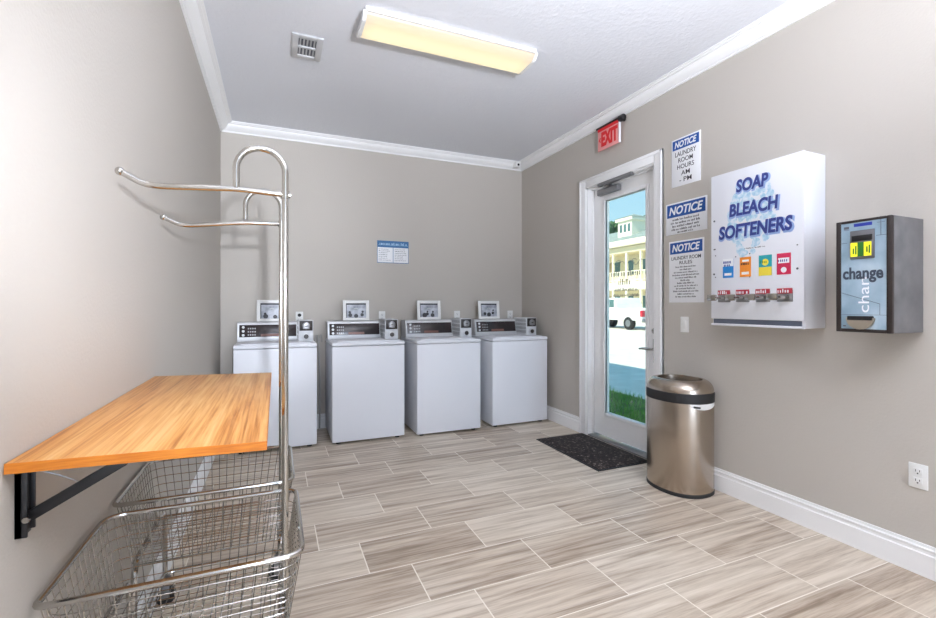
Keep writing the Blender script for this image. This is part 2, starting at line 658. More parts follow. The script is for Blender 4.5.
# lever handle, on the near stile
hx = yc - 2.852
hd = obj('door_handle', box(nb(), (hx - 0.024, 0.066, 0.80), (hx + 0.024, 0.0745, 1.0), 0.004), M['chrome'], door)
bm = nb()
cyl(bm, (hx, 0.045, 0.915), 0.011, 0.05, 'Y', 14)
tube(bm, [(hx + 0.008, 0.022, 0.915), (hx - 0.05, 0.020, 0.917), (hx - 0.10, 0.022, 0.914), (hx - 0.135, 0.028, 0.908)], [0.012, 0.011, 0.010, 0.008], 10)
obj('lever', bm, M['chrome'], hd)
bm = nb()
cyl(bm, (hx, 0.064, 1.065), 0.024, 0.02, 'Y', 18, bev=0.003)
box(bm, (hx - 0.006, 0.036, 1.050), (hx + 0.006, 0.056, 1.080), 0.003)
obj('deadbolt', bm, M['chrome'], door)
# closer
cx0, cx1 = yc - 3.535, yc - 3.25
cl = obj('door_closer', box(nb(), (cx0, 0.018, 2.328), (cx1, 0.073, 2.388), 0.012), M['grey_metal'], door)
bm = nb()
cyl(bm, (cx0 + 0.17, 0.045, 2.405), 0.014, 0.04, 'Z', 12)
box(bm, (-0.012, -0.008, -0.006), (0.30, 0.008, 0.006), 0.002, mtx=Matrix.Translation((cx0 + 0.17, 0.045, 2.417)) @ Matrix.Rotation(-0.18, 4, 'Z'))
obj('closer_arm', bm, M['grey_metal'], cl)
bm = nb()
box(bm, (-0.245, -0.03, 2.398), (0.195, 0.012, 2.428), 0.005)
obj('closer_track', bm, M['grey_metal'], cl)

# ------------------------------------------------------------------ washers
ZD = 0.937


def make_washer():
    t = thing('washing_machine', 'x', 'washing machine', group='coin washers along the back wall')
    W2, D = 0.3375, 0.655
    obj('body', box(nb(), (-W2, 0.004, 0.022), (W2, D, ZD - 0.038), 0.008), M['white'], t)
    obj('top_deck', box(nb(), (-W2 - 0.001, -0.004, ZD - 0.034), (W2 + 0.001, D, ZD), 0.01), M['white'], t)
    obj('lid', box(nb(), (-W2 + 0.05, 0.03, ZD - 0.002), (W2 - 0.05, 0.40, ZD + 0.008), 0.004), M['white'], t)
    for sx in (-1, 1):
        for y in (0.06, D - 0.06):
            obj('foot', cyl(nb(), (sx * (W2 - 0.06), y, 0.0125), 0.022, 0.025, seg=14), M['rubber'], t)
    c0, c1 = -W2 + 0.004, W2 - 0.005
    pts = [(c0, 0.435, ZD + 0.001), (c0, 0.43, ZD + 0.02), (c0, 0.462, ZD + 0.172), (c0, 0.475, ZD + 0.183), (c0, 0.64, ZD + 0.183), (c0, 0.645, ZD + 0.001)]
    con = obj('control_console', prism(nb(), pts, (c1 - c0, 0, 0)), M['panel_silver'], t)
    # sloped face plate: place on the slanted front
    sl = Matrix.Translation((0, 0.43, ZD + 0.02)) @ Matrix.Rotation(-math.atan2(0.032, 0.152), 4, 'X')
    bm = nb()
    box(bm, (c0 + 0.016, -0.004, 0.022), (W2 - 0.155, 0.002, 0.138), 0.001, mtx=sl)
    obj('display_panel', bm, M['display'], con)
    bm = nb()
    for i in range(4):
        for j in range(3):
            box(bm, (c0 + 0.088 + i * 0.019, -0.0065, 0.036 + j * 0.03), (c0 + 0.1 + i * 0.019, -0.003, 0.05 + j * 0.03), 0.001, mtx=sl)
    obj('button_pad', bm, M['grey_metal'], con)
    bm = nb()
    for k in range(3):
        cyl(bm, (c0 + 0.05, -0.006, 0.04 + k * 0.038), 0.012, 0.006, 'Y', 14)
    bmesh.ops.transform(bm, matrix=sl, verts=bm.verts)
    obj('indicator', bm, M['panel_silver'], con)
    bm = nb()
    box(bm, (c0 + 0.2, -0.0048, 0.026), (c0 + 0.36, -0.0035, 0.05), mtx=sl)
    obj('price_strip', bm, M['red_strip'], con)
    # coin meter standing at the right end
    cb = obj('coin_meter', box(nb(), (W2 - 0.146, 0.205, ZD + 0.001), (W2 - 0.014, 0.50, ZD + 0.202), 0.006), M['louvre'], t)
    bm = nb()
    for k in range(9):
        for j in range(4):
            box(bm, (W2 - 0.1475, 0.225 + k * 0.026, ZD + 0.03 + j * 0.042), (W2 - 0.1455, 0.237 + k * 0.026, ZD + 0.058 + j * 0.042))
    obj('vent_slots', bm, M['grey_metal'], cb)
    bm = nb()
    box(bm, (W2 - 0.138, 0.199, ZD + 0.104), (W2 - 0.022, 0.206, ZD + 0.196), 0.004)
    obj('coin_drop_plate', bm, M['dark_plastic'], cb)
    bm = nb()
    cyl(bm, (W2 - 0.08, 0.192, ZD + 0.15), 0.034, 0.018, 'Y', 20, bev=0.004)
    box(bm, (W2 - 0.11, 0.18, ZD + 0.12), (W2 - 0.05, 0.199, ZD + 0.138), 0.003)
    obj('coin_drop', bm, M['grey_metal'], cb)
    bm = nb()
    box(bm, (W2 - 0.104, 0.197, ZD + 0.168), (W2 - 0.056, 0.1995, ZD + 0.19), 0.001)
    box(bm, (W2 - 0.092, 0.182, ZD + 0.145), (W2 - 0.068, 0.1835, ZD + 0.152))
    obj('coin_slot', bm, M['dark_plastic'], cb)
    bm = nb()
    cyl(bm, (W2 - 0.08, 0.198, ZD + 0.05), 0.036, 0.016, 'Y', 22, bev=0.003)
    obj('cash_box_door', bm, M['panel_silver'], cb)
    bm = nb()
    cyl(bm, (W2 - 0.08, 0.188, ZD + 0.05), 0.022, 0.008, 'Y', 18)
    obj('cash_box_lock', bm, M['dark_plastic'], cb)
    return t


M['red_strip'] = mat('dull_red_strip', (120, 76, 66), 0.3)
wpos = [(0.000, 4.300, 0.008), (0.8045, 4.270, -0.004), (1.5935, 4.226, -0.004), (2.4095, 4.240, 0.012)]
wlab = ['white top-loading coin washer at left end of the row, crossed by the chrome posts',
        'white top-loading coin washer second from the left, whole front clear right of the chrome posts',
        'white top-loading coin washer third from the left, between two other washers',
        'white top-loading coin washer at the right end of the row, nearest the glazed door']
proto = make_washer()
for i, (p, lb) in enumerate(zip(wpos, wlab)):
    o = proto if i == 0 else copy_tree(proto)
    o.location = (p[0] + 0.005, p[1], 0)
    o.rotation_euler = (0, 0, p[2])
    o['label'] = lb

# drain hoses in the gap beside the first washer
for k, (x, y) in enumerate(((0.372, 4.86), (0.415, 4.895))):
    bm = tube(nb(), fillet([(x, y, 0.012), (x + 0.004, y, 0.5), (x - 0.012, y, 0.90), (x + 0.02, y + 0.008, 1.0), (x + 0.024, y + 0.012, 0.9)], 0.05, 5), 0.008, 9)
    tag(obj('drain_hose', bm, M['hose'], None, loc=None), 'grey drain hose rising in the gap between the first two washers', 'hose', 'drain hoses between washers')

# framed prints standing on the consoles
fr_x = [-0.036, 0.772, 1.556, 2.296]
fr_lab = ['white framed monochrome print on the leftmost washer console, partly behind the chrome posts',
          'white framed monochrome print on the second washer console, dark shapes at both its lower corners',
          'white framed monochrome print on the third washer console, two dark figures low in the picture',
          'white framed monochrome print on the rightmost washer console by the corner']
blobs = [[(-0.055, 0.05, 0.022), (0.03, 0.035, 0.02), (-0.06, 0.075, 0.012)],
         [(-0.06, 0.055, 0.02), (-0.065, 0.085, 0.013), (0.062, 0.058, 0.018), (0.068, 0.09, 0.012), (0.0, 0.038, 0.022)],
         [(-0.05, 0.04, 0.026), (-0.02, 0.062, 0.018), (0.04, 0.05, 0.022), (0.045, 0.085, 0.012), (-0.018, 0.09, 0.010)],
         [(-0.052, 0.06, 0.018), (0.0, 0.036, 0.026), (0.05, 0.068, 0.016), (0.055, 0.1, 0.01)]]
for i in range(4):
    t = thing('picture_frame', fr_lab[i], 'picture frame', (fr_x[i], wpos[i][1] + 0.535, ZD + 0.1855), 0, 'white framed prints on the washers')
    tilt = Matrix.Rotation(-0.10, 4, 'X')
    FW, FH, b = 0.135, 0.210, 0.032
    bm = nb()
    for a in ((-FW, -FW + b, 0, FH), (FW - b, FW, 0, FH), (-FW + b, FW - b, 0, b - 0.006), (-FW + b, FW - b, FH - b, FH)):
        box(bm, (a[0], -0.009, a[2]), (a[1], 0.012, a[3]), 0.003)
    bmesh.ops.transform(bm, matrix=tilt, verts=bm.verts)
    obj('frame_moulding', bm, M['white_matte'], t)
    bm = box(nb(), (-FW + b - 0.002, 0.001, b - 0.008), (FW - b + 0.002, 0.008, FH - b + 0.002))
    bmesh.ops.transform(bm, matrix=tilt, verts=bm.verts)
    pr = obj('print', bm, M['photo'], t, smooth=0)
    bm = nb()
    xz(bm, -FW + b, FW - b, FH - b - 0.016, FH - b, 0.0002, 0.001)
    for (x, z, r) in blobs[i]:
        zz = max(z, b - 0.006 + r * 0.9)
        cyl(bm, (x, 0.0005, zz), r, 0.0008, 'Y', 14)
    xz(bm, -FW + b, -FW + b + 0.008, b - 0.006, FH - b, 0.0002, 0.001)
    bmesh.ops.transform(bm, matrix=tilt, verts=bm.verts)
    obj('print_shapes', bm, M['photo_dark'], pr, smooth=0)
    bm = nb()
    box(bm, (-0.02, 0.004, 0.0), (0.02, 0.008, 0.13), mtx=Matrix.Translation((0, 0.052, 0.0)) @ Matrix.Rotation(0.34, 4, 'X'))
    obj('easel_back', bm, M['white_matte'], t)

# outlets on the back wall above the consoles


def outlet(name, label, loc, rz, group=None, plug=False):
    t = thing(name, label, 'outlet', loc, rz, group)
    pl = obj('cover_plate', box(nb(), (-0.036, -0.007, 0), (0.036, 0, 0.117), 0.003), M['white_matte'], t)
    for z in (0.036, 0.081):
        rc = obj('receptacle', box(nb(), (-0.017, -0.0095, z - 0.015), (0.017, -0.0065, z + 0.015), 0.004), M['white_matte'], t)
        bm = nb()
        xz(bm, -0.0085, -0.0060, z - 0.002, z + 0.009, -0.0103, -0.009)
        xz(bm, 0.0060, 0.0085, z - 0.001, z + 0.008, -0.0103, -0.009)
        cyl(bm, (0, -0.0098, z - 0.009), 0.0032, 0.001, 'Y', 10)
        obj('slots', bm, M['ink_black'], rc, smooth=0)
    if plug:
        bm = nb()
        cyl(bm, (0, -0.022, 0.081), 0.017, 0.03, 'Y', 14, bev=0.003)
        obj('plug', bm, M['rubber'], t)
    return t


ol = ['white wall outlet with a black plug above the leftmost washer', 'white wall outlet above the second washer, beside its coin meter',
      'white wall outlet above the third washer, beside its coin meter', 'white wall outlet above the rightmost washer, beside its coin meter']
for i, x in enumerate((0.222, 1.072, 1.957, 2.66)):
    outlet('wall_outlet', ol[i], (x, YB, 1.098), 0, 'outlets behind the washers', i == 0)
outlet('wall_outlet', 'white double outlet low on the right wall near the photo edge', (XR, 1.151, 0.404), -PI / 2)

# ------------------------------------------------------------------ blue instruction sign, back wall
t = thing('instruction_sign', 'small blue and white notice board on the back wall above the washers', 'sign', (1.195, YB, 1.745), 0)
obj('board', xz(nb(), -0.177, 0.177, 0, 0.245, -0.006, 0, 0.001), M['paper'], t)
bm = nb()
xz(bm, -0.177, 0.177, 0.172, 0.245, -0.0068, -0.005)
xz(bm, -0.177, -0.172, 0, 0.172, -0.0068, -0.005)
xz(bm, 0.172, 0.177, 0, 0.172, -0.0068, -0.005)
xz(bm, -0.177, 0.177, 0, 0.006, -0.0068, -0.005)
xz(bm, -0.003, 0.003, 0, 0.172, -0.0068, -0.005)
obj('header_and_border', bm, mat('steel_blue_ink', (44, 104, 156), 0.5), t, smooth=0)
bm = nb()
scribble(bm, -0.15, 0.16, 0.200, 0.226, -0.0072)
xz(bm, -0.165, 0.17, 0.196, 0.199, -0.0074, -0.006)
obj('header_lettering', bm, mat('light_blue_ink', (176, 212, 238), 0.5), t, smooth=0)
bm = nb()
bm.free()
for x0, x1 in ((-0.16, -0.02), (0.018, 0.155)):
    bm = nb()
    for z in (0.148, 0.128, 0.108, 0.088, 0.068, 0.048, 0.028):
        scribble(bm, x0, x1 - R.uniform(0, 0.05), z, z + 0.009, -0.0062)
    obj('text_column', bm, M['ink_grey'], t, smooth=0)

# ------------------------------------------------------------------ ceiling fittings
t = thing('ceiling_lamp', 'long white ceiling lamp with a glowing cream lens', 'ceiling lamp', (1.066, 2.815, ZC), 0)
LW, LD = 0.572, 0.130
obj('base_pan', box(nb(), (-LW - 0.01, -LD - 0.008, -0.022), (LW + 0.01, LD + 0.008, 0), 0.004), M['white_matte'], t)


def lens_mat():
    m = mat('glowing_lens', (250, 236, 205), 0.35)
    N, L, b = nodes(m)
    tcn = N.new('ShaderNodeTexCoord')
    s = N.new('ShaderNodeSeparateXYZ')
    L.new(tcn.outputs['Object'], s.inputs[0])
    # the tube inside shows as a brighter band along the middle of the lens, fading at its ends
    a = math_n(N, L, 'ABSOLUTE', math_n(N, L, 'SUBTRACT', s.outputs[1], 0.02))
    ax = math_n(N, L, 'ABSOLUTE', s.outputs[0])
    f = math_n(N, L, 'SUBTRACT', 1.0, math_n(N, L, 'MULTIPLY', a, 5.2))
    g = N.new('ShaderNodeMapRange')
    g.inputs[1].default_value = 0.50
    g.inputs[2].default_value = 0.60
    g.inputs[3].default_value = 1.0
    g.inputs[4].default_value = 0.35
    L.new(ax, g.inputs[0])
    k = math_n(N, L, 'MULTIPLY', f, g.outputs[0])
    r = ramp(N, [(0.15, (226, 206, 186)), (0.55, (250, 232, 190)), (0.9, (255, 244, 200))])
    L.new(k, r.inputs[0])
    L.new(r.outputs[0], b.inputs['Emission Color'])
    b.inputs['Emission Strength'].default_value = 0.74
    b.inputs['Base Color'].default_value = rgba((120, 110, 98))
    return m


M['lens'] = lens_mat()
bm = nb()
prof = []
for k in range(17):
    a = PI * k / 16
    prof.append((-LD * math.cos(a), -0.022 - 0.04 * min(1, math.sin(a) * 1.35)))
prism(bm, [(-LW, p[0], p[1]) for p in prof], (2 * LW, 0, 0))
obj('lens', bm, M['lens'], t, smooth=60)
for s in (-1, 1):
    bm = nb()
    pr = []
    for k in range(17):
        a = PI * k / 16
        pr.append((-(LD + 0.006) * math.cos(a), -0.02 - 0.046 * min(1, math.sin(a) * 1.35)))
    prism(bm, [(s * LW, p[0], p[1]) for p in pr], (s * 0.022, 0, 0))
    obj('end_cap', bm, M['white_matte'], t)
bm = nb()
for s in (-1, 1):
    y0, y1 = sorted((s * (LD - 0.004), s * (LD + 0.014)))
    box(bm, (-LW - 0.01, y0, -0.028), (LW + 0.01, y1, -0.0), 0.004)
obj('side_rail', bm, M['white_matte'], t)
# added copy of the lamp, unseen, a fixture for the overhead fill
t2 = copy_tree(t)
t2.location = (1.25, -0.9, ZC)
t2['label'] = 'added copy of the long white ceiling lamp, unseen behind the camera'

t = thing('air_vent', 'small square white air vent on the ceiling left of the lamp', 'air vent', (0.194, 3.26, ZC), 0)
bm = nb()
hx_, hy_ = 0.098, 0.148
for a in ((-hx_, -0.056, -hy_, hy_), (0.056, hx_, -hy_, hy_), (-0.056, 0.056, -hy_, -0.105), (-0.056, 0.056, 0.105, hy_), (-0.056, 0.056, -0.012, 0.012)):
    box(bm, (a[0], a[2], -0.012), (a[1], a[3], 0), 0.003)
obj('vent_frame', bm, M['panel_silver'], t)
obj('vent_throat', box(nb(), (-0.057, -0.106, -0.0035), (0.057, 0.106, 0.0)), M['ink_grey'], t)
for j in (-1, 1):
    for k in range(5):
        bm = box(nb(), (-0.005, -0.044, -0.005), (0.005, 0.044, 0.005), mtx=Matrix.Translation((-0.044 + k * 0.022, j * 0.058, -0.006)) @ Matrix.Rotation(0.5, 4, 'Y') @ Matrix.Diagonal((1, 1, 0.35, 1)))
        obj('louvre', bm, M['panel_silver'], t)

t = thing('security_camera', 'tiny white corner camera with a black eye under the crown moulding', 'camera', (2.705, YB - 0.105, ZC - 0.058), 0)
obj('housing', box(nb(), (-0.032, -0.03, -0.02), (0.032, 0.055, 0.05), 0.008), M['white_matte'], t)
obj('eye', sphere(nb(), (0.0, -0.028, 0.006), 0.015, 14, 8), M['black'], t)

# ------------------------------------------------------------------ right-wall signs


def wall_thing(name, label, cat, y, z, group=None):
    return thing(name, label, cat, (XR, y, z), -PI / 2, group)


def notice(label, yc_, z0, w_, h_, head, lines, tilt=0.0):
    t = wall_thing('notice_sign', label, 'sign', yc_, z0, 'notice signs beside the door')
    if tilt:
        t.rotation_euler = (0, tilt, -PI / 2)
    hw = w_ / 2
    obj('board', xz(nb(), -hw, hw, 0, h_, -0.005, 0, 0.0015), M['paper'], t)
    hb = xz(nb(), -hw + 0.012, hw - 0.012, h_ - head - 0.012, h_ - 0.012, -0.0062, -0.004)
    hd_ = obj('header_band', hb, M['ink_blue'], t, smooth=0)
    bm = text(nb(), 'NOTICE', -hw + 0.032, hw - 0.032, h_ - head * 0.83 - 0.012, h_ - head * 0.17 - 0.012, -0.0064, 0.028, 0.22)
    obj('header_lettering', bm, M['ink_white'], hd_, smooth=0)
    small = nb()
    n_small = 0
    for wd, f, za, zb, b in lines:
        if wd:
            obj('lettering', text(nb(), wd, -hw * f, hw * f, za, zb, -0.0052, b), M['ink_black'], t, smooth=0)
        else:
            scribble(small, -hw * f, hw * f, za, zb, -0.0052)
            n_small += 1
    if n_small:
        obj('small_print', small, M['ink_black'], t, smooth=0)
    else:
        small.free()
    return t


h = 0.365
notice('narrow white and blue NOTICE sign giving laundry room hours, highest of the three', 2.485, 2.184, 0.26, h, 0.072,
       [('LAUNDRY', 0.72, 0.227, 0.262, 0.004), ('ROOM', 0.5, 0.178, 0.212, 0.004), ('HOURS', 0.58, 0.128, 0.162, 0.004),
        ('AM', 0.3, 0.078, 0.112, 0.004), ('- PM', 0.42, 0.028, 0.062, 0.004)])
h = 0.243
notice('wide white and blue NOTICE sign, the middle one of the three by the door', 2.4845, 1.822, 0.367, h, 0.098,
       [(None, 0.66, 0.105, 0.121, 0), (None, 0.74, 0.080, 0.096, 0), (None, 0.66, 0.055, 0.071, 0), (None, 0.7, 0.03, 0.046, 0), (None, 0.4, 0.009, 0.023, 0)])
h = 0.47
ln = [('LAUNDRY ROOM', 0.84, 0.325, 0.352, 0.004), ('RULES', 0.36, 0.29, 0.316, 0.004)]
z = 0.265
for f in (0.6, 0.35, 0.7, 0.78, 0.62, 0.3, 0.5, 0.68, 0.56, 0.74, 0.48, 0.6):
    ln.append((None, f, z, z + 0.0115, 0))
    z -= 0.0205
notice('tall white and blue NOTICE sign of laundry room rules, lowest of the three', 2.4825, 1.299, 0.313, h, 0.086, ln)

# exit sign
t = wall_thing('exit_sign', 'small red EXIT sign mounted high above the glazed door', 'sign', 3.285, 2.715)
M['exit_panel'] = mat('exit_acrylic', (226, 160, 158), 0.25, emit=(255, 120, 110), estr=0.05)
M['exit_red'] = mat('exit_red', (186, 16, 24), 0.4, emit=(210, 16, 24), estr=0.22)
obj('panel', xz(nb(), -0.15, 0.13, 0, 0.205, -0.047, -0.035, 0.002), M['exit_panel'], t)
obj('edge_strip', xz(nb(), 0.1302, 0.142, 0.0, 0.215, -0.05, -0.032, 0.002), M['ink_white'], t)
bm = text(nb(), 'EXIT', -0.10, 0.118, 0.03, 0.165, -0.0472, 0.05, depth=0.002)
box(bm, (-0.15, -0.0485, 0.178), (0.13, -0.0468, 0.205))
obj('lettering', bm, M['exit_red'], t, smooth=0)
bm = nb()
prism(bm, [(-0.135, -0.049, 0.098), (-0.115, -0.049, 0.122), (-0.108, -0.049, 0.114), (-0.121, -0.049, 0.098), (-0.108, -0.049, 0.082), (-0.115, -0.049, 0.074)], (0, 0.002, 0))
obj('arrow', bm, M['exit_red'], t, smooth=0)
bm = nb()
box(bm, (-0.17, -0.055, 0.205), (0.15, -0.03, 0.222), 0.004)
cyl(bm, (0.162, -0.04, 0.205), 0.028, 0.06, 'X', 16, bev=0.006)
cyl(bm, (0.15, -0.016, 0.205), 0.02, 0.032, 'Y', 14)
cyl(bm, (-0.12, -0.016, 0.213), 0.008, 0.034, 'Y', 10)
obj('mounting_rail', bm, M['black'], t)

# light switch
t = wall_thing('light_switch', 'white rocker light switch between the door and the vending box', 'light switch', 2.494, 1.076)
obj('cover_plate', xz(nb(), -0.036, 0.036, 0, 0.117, -0.007, 0, 0.003), M['white_matte'], t)
bm = box(nb(), (-0.017, -0.006, -0.033), (0.017, 0.004, 0.033), 0.003, mtx=Matrix.Translation((0, -0.006, 0.0585)) @ Matrix.Rotation(0.07, 4, 'X'))
obj('rocker', bm, M['white_matte'], t)

# ------------------------------------------------------------------ soap vending box
VD, VW, VZ, VH = 0.195, 0.569, 1.150, 0.969
t = wall_thing('vending_machine', 'white wall box selling soap, bleach and softeners', 'vending machine', (1.547 + 2.116) / 2, VZ)
hw = VW / 2
obj('cabinet', xz(nb(), -hw, hw, 0.0, VH - 0.0, -VD + 0.016, 0, 0.006), M['white'], t)
fd = obj('front_door', xz(nb(), -hw, hw, 0.042, VH + 0.001, -VD, -VD + 0.018, 0.004), M['white'], t)
obj('tray_lip', xz(nb(), -hw, hw, -0.002, 0.012, -VD, -VD + 0.02, 0.004), M['white'], t)
obj('tray_slot', xz(nb(), -hw + 0.012, hw - 0.018, 0.012, 0.042, -VD + 0.009, -VD + 0.017), mat('slot_grey', (92, 98, 112), 0.5), t)


def vx(y):
    return (1.547 + 2.116) / 2 - y


F = -VD
# bubble print: a cluster of pale blue discs around the words
bm = nb()
for k in range(110):
    a = R.uniform(0, 2 * PI)
    rr = math.sqrt(R.random())
    x, z = -0.012 + 0.145 * rr * math.cos(a), 0.66 + 0.235 * rr * math.sin(a)
    cyl(bm, (x, F - 0.0002 - 0.000005 * k, z), R.uniform(0.012, 0.03), 0.0006, 'Y', 12)
obj('bubble_print', bm, M['bubbles'], fd, smooth=0)
words = [('SOAP', vx(1.938), vx(1.738), 0.825, 0.905), ('BLEACH', vx(1.984), vx(1.683), 0.681, 0.762), ('SOFTENERS', vx(2.056), vx(1.605), 0.547, 0.632)]
for wd, a, b, z0, z1 in words:
    sh = obj('lettering', text(nb(), wd, a, b, z0, z1, F - 0.0018, 0.035, 0.1), M['ink_navy'], fd, smooth=0)
    obj('lettering_shadow', text(nb(), wd, a - 0.004, b + 0.012, z0 - 0.012, z1 - 0.002, F - 0.0010, 0.06, 0.1), M['ink_shadow'], sh, smooth=0)
bm = nb()
scribble(bm, vx(1.914), vx(1.755), 0.471, 0.478, F, 0.006)
xz(bm, -hw + 0.02, -hw + 0.034, 0.488, 0.495, F - 0.001, F)
obj('fine_print', bm, M['ink_black'], fd, smooth=0)
# pictures of the four packs
packs = [(2.029, 1.957, 'pack_blue', 'ink_white', 'navy'), (1.914, 1.844, 'orange', 'ink_white', 'black'), (1.795, 1.719, 'pack_teal', 'pack_yellow', 'y'), (1.690, 1.614, 'pack_red', 'ink_white', 'w')]
for (a, b, c1, c2, st) in packs:
    x0, x1 = vx(a), vx(b)
    z0, z1 = 0.302, 0.422
    cd = obj('pack_picture', xz(nb(), x0, x1, z0, z1, F - 0.002, F + 0.001), M[c1], fd, smooth=0)
    w_ = x1 - x0
    bm = nb()
    if st == 'navy':
        xz(bm, x0, x1, z0 + 0.072, z1, F - 0.0026, F - 0.001)
    if st == 'y':
        xz(bm, x0, x1, z0, z0 + 0.05, F - 0.0026, F - 0.001)
        cyl(bm, ((x0 + x1) / 2, F - 0.002, z0 + 0.078), 0.02, 0.0012, 'Y', 16)
    if st == 'black':
        xz(bm, x0 + 0.012, x1 - 0.012, z0 + 0.014, z0 + 0.03, F - 0.0026, F - 0.001)
        xz(bm, x0 + 0.016, x1 - 0.012, z0 + 0.092, z0 + 0.104, F - 0.0026, F - 0.001)
    if st == 'w':
        cyl(bm, ((x0 + x1) / 2, F - 0.002, z0 + 0.026), 0.016, 0.0012, 'Y', 16)
        xz(bm, x0 + 0.008, x1 - 0.008, z0 + 0.064, z0 + 0.094, F - 0.0026, F - 0.001)
    if st == 'navy':
        xz(bm, x0 + 0.012, x1 - 0.012, z0 + 0.014, z0 + 0.03, F - 0.0026, F - 0.001)
    obj('pack_panel', bm, M[c2], cd, smooth=0)
    bm = nb()
    scribble(bm, x0 + 0.008, x1 - 0.006, z0 + 0.072, z0 + 0.09, F - 0.0026, 0.011)
    if st == 'navy':
        scribble(bm, x0 + 0.004, x1 - 0.002, z0 + 0.09, z0 + 0.112, F - 0.0026, 0.014)
    obj('lettering', bm, M['ink_navy'] if st in ('navy', 'w') else M['ink_black'] if st == 'black' else M['screen_ink'], cd, smooth=0)
# four coin slides
for k in range(4):
    xc = vx(2.019) + k * (vx(1.645) - vx(2.019)) / 3
    pl = obj('coin_slide', xz(nb(), xc - 0.043, xc + 0.043, 0.148, 0.215, F - 0.006, F, 0.003), M['grey_metal'], fd)
    obj('price_label', xz(nb(), xc - 0.042, xc + 0.042, 0.194, 0.224, F - 0.0075, F - 0.004), M['red_ink'], pl, smooth=0)
    bm = nb()
    scribble(bm, xc - 0.037, xc + 0.039, 0.199, 0.220, F - 0.0076, 0.013)
    obj('lettering', bm, M['paper'], pl, smooth=0)
    bm = nb()
    box(bm, (xc - 0.02, F - 0.115, 0.166), (xc + 0.026, F - 0.004, 0.182), 0.003)
    box(bm, (xc - 0.028, F - 0.126, 0.156), (xc + 0.034, F - 0.11, 0.194), 0.005)
    obj('push_tongue', bm, M['chrome'], pl)
    bm = nb()
    for dx in (-0.012, 0.018):
        cyl(bm, (xc + dx, F - 0.007, 0.177), 0.007, 0.003, 'Y', 10)
    obj('coin_hole', bm, M['dark_plastic'], pl)
bm = nb()
for (x, z) in ((-hw + 0.026, 0.675), (-hw + 0.024, 0.33), (hw - 0.033, 0.46), (hw - 0.033, 0.33), (-0.11, 0.43), (-0.02, 0.44), (-0.02, 0.3), (-0.25, 0.45), (-0.25, 0.31)):
    cyl(bm, (x, F - 0.001, z), 0.006 if z > 0.6 or z == 0.33 else 0.0035, 0.004, 'Y', 12)
obj('screw', bm, M['ink_grey'], fd)

# ------------------------------------------------------------------ change machine
CD, CY, CZ, CHh = 0.27, (1.133 + 1.355) / 2, 1.149, 0.538
t = wall_thing('change_machine', 'grey steel change machine with a pale blue face and black rim', 'change machine', CY, CZ)
hw = (1.355 - 1.133) / 2
obj('cabinet', xz(nb(), -hw, hw, 0, CHh, -CD + 0.02, 0, 0.003), M['steel_grey'], t)
bm = nb()
b = 0.021
xz(bm, -hw, -hw + b, 0, CHh, -CD, -CD + 0.02, 0.003)
xz(bm, hw - b, hw, 0, CHh, -CD, -CD + 0.02, 0.003)
xz(bm, -hw + b, hw - b, 0, 0.016, -CD, -CD + 0.02, 0.003)
xz(bm, -hw + b, hw - b, CHh - 0.012, CHh, -CD, -CD + 0.02, 0.003)
obj('front_rim', bm, M['dark_plastic'], t)
F = -CD + 0.004
fc = obj('face_plate', xz(nb(), -hw + b, hw - b, 0.016, CHh - 0.012, F, -CD + 0.02), M['change_face'], t, smooth=0)


def cxw(y):
    return ((1.177 + 1.408) / 2 - y) * 0.961


bm = nb()
xz(bm, cxw(1.331), cxw(1.256), 0.505, 0.52, F - 0.001, F)
obj('blue_bar', bm, mat('royal_blue_ink', (44, 60, 160), 0.4), fc, smooth=0)
bm = nb()
xz(bm, cxw(1.374), cxw(1.352), 0.498, 0.510, F - 0.001, F)
xz(bm, cxw(1.374), cxw(1.352), 0.493, 0.495, F - 0.001, F)
for z0, z1, ya, yb in ((0.43, 0.432, 1.385, 1.36), (0.452, 0.454, 1.24, 1.198)):
    xz(bm, cxw(ya), cxw(yb), z0, z1, F - 0.001, F)
xz(bm, cxw(1.222), cxw(1.2205), 0.452, 0.54, F - 0.001, F)
xz(bm, cxw(1.236), cxw(1.206), 0.512, 0.5135, F - 0.001, F)
tube(bm, [(cxw(1.385), F, 0.19), (cxw(1.225), F, 0.135)], 0.0012, 5)
xz(bm, cxw(1.226), cxw(1.2245), 0.085, 0.135, F - 0.001, F)
xz(bm, cxw(1.385), cxw(1.197), 0.083, 0.0845, F - 0.001, F)
xz(bm, cxw(1.378), cxw(1.366), 0.026, 0.032, F - 0.001, F)
obj('line_print', bm, M['ink_grey'], fc, smooth=0)
rc = obj('bill_acceptor', xz(nb(), cxw(1.346), cxw(1.244), 0.350, 0.486, F - 0.006, F, 0.003), mat('pewter', (112, 112, 116), 0.4, metal=0.4), t)
bm = nb()
xz(bm, cxw(1.338), cxw(1.252), 0.435, 0.462, F - 0.0085, F - 0.004, 0.002)
obj('bill_slot', bm, M['black'], rc)
sc = obj('screen', xz(nb(), cxw(1.342), cxw(1.256), 0.362, 0.428, F - 0.008, F - 0.004), M['screen'], rc, smooth=0)
bm = nb()
xz(bm, cxw(1.312), cxw(1.286), 0.362, 0.428, F - 0.0086, F - 0.006)
for x in (1.332, 1.322, 1.276, 1.266):
    xz(bm, cxw(x), cxw(x - 0.006), 0.37 + R.uniform(0, 0.02), 0.4 + R.uniform(0, 0.02), F - 0.0086, F - 0.006)
obj('screen_marks', bm, M['screen_ink'], sc, smooth=0)
bm = text(nb(), 'chan', cxw(1.312), cxw(1.268), 0.095, 0.262, F - 0.0002, 0.0, rot=1)
obj('vertical_lettering', bm, M['ink_white'], fc, smooth=0)
bm = text(nb(), 'change', cxw(1.378), cxw(1.211), 0.236, 0.312, F - 0.0016, 0.03)
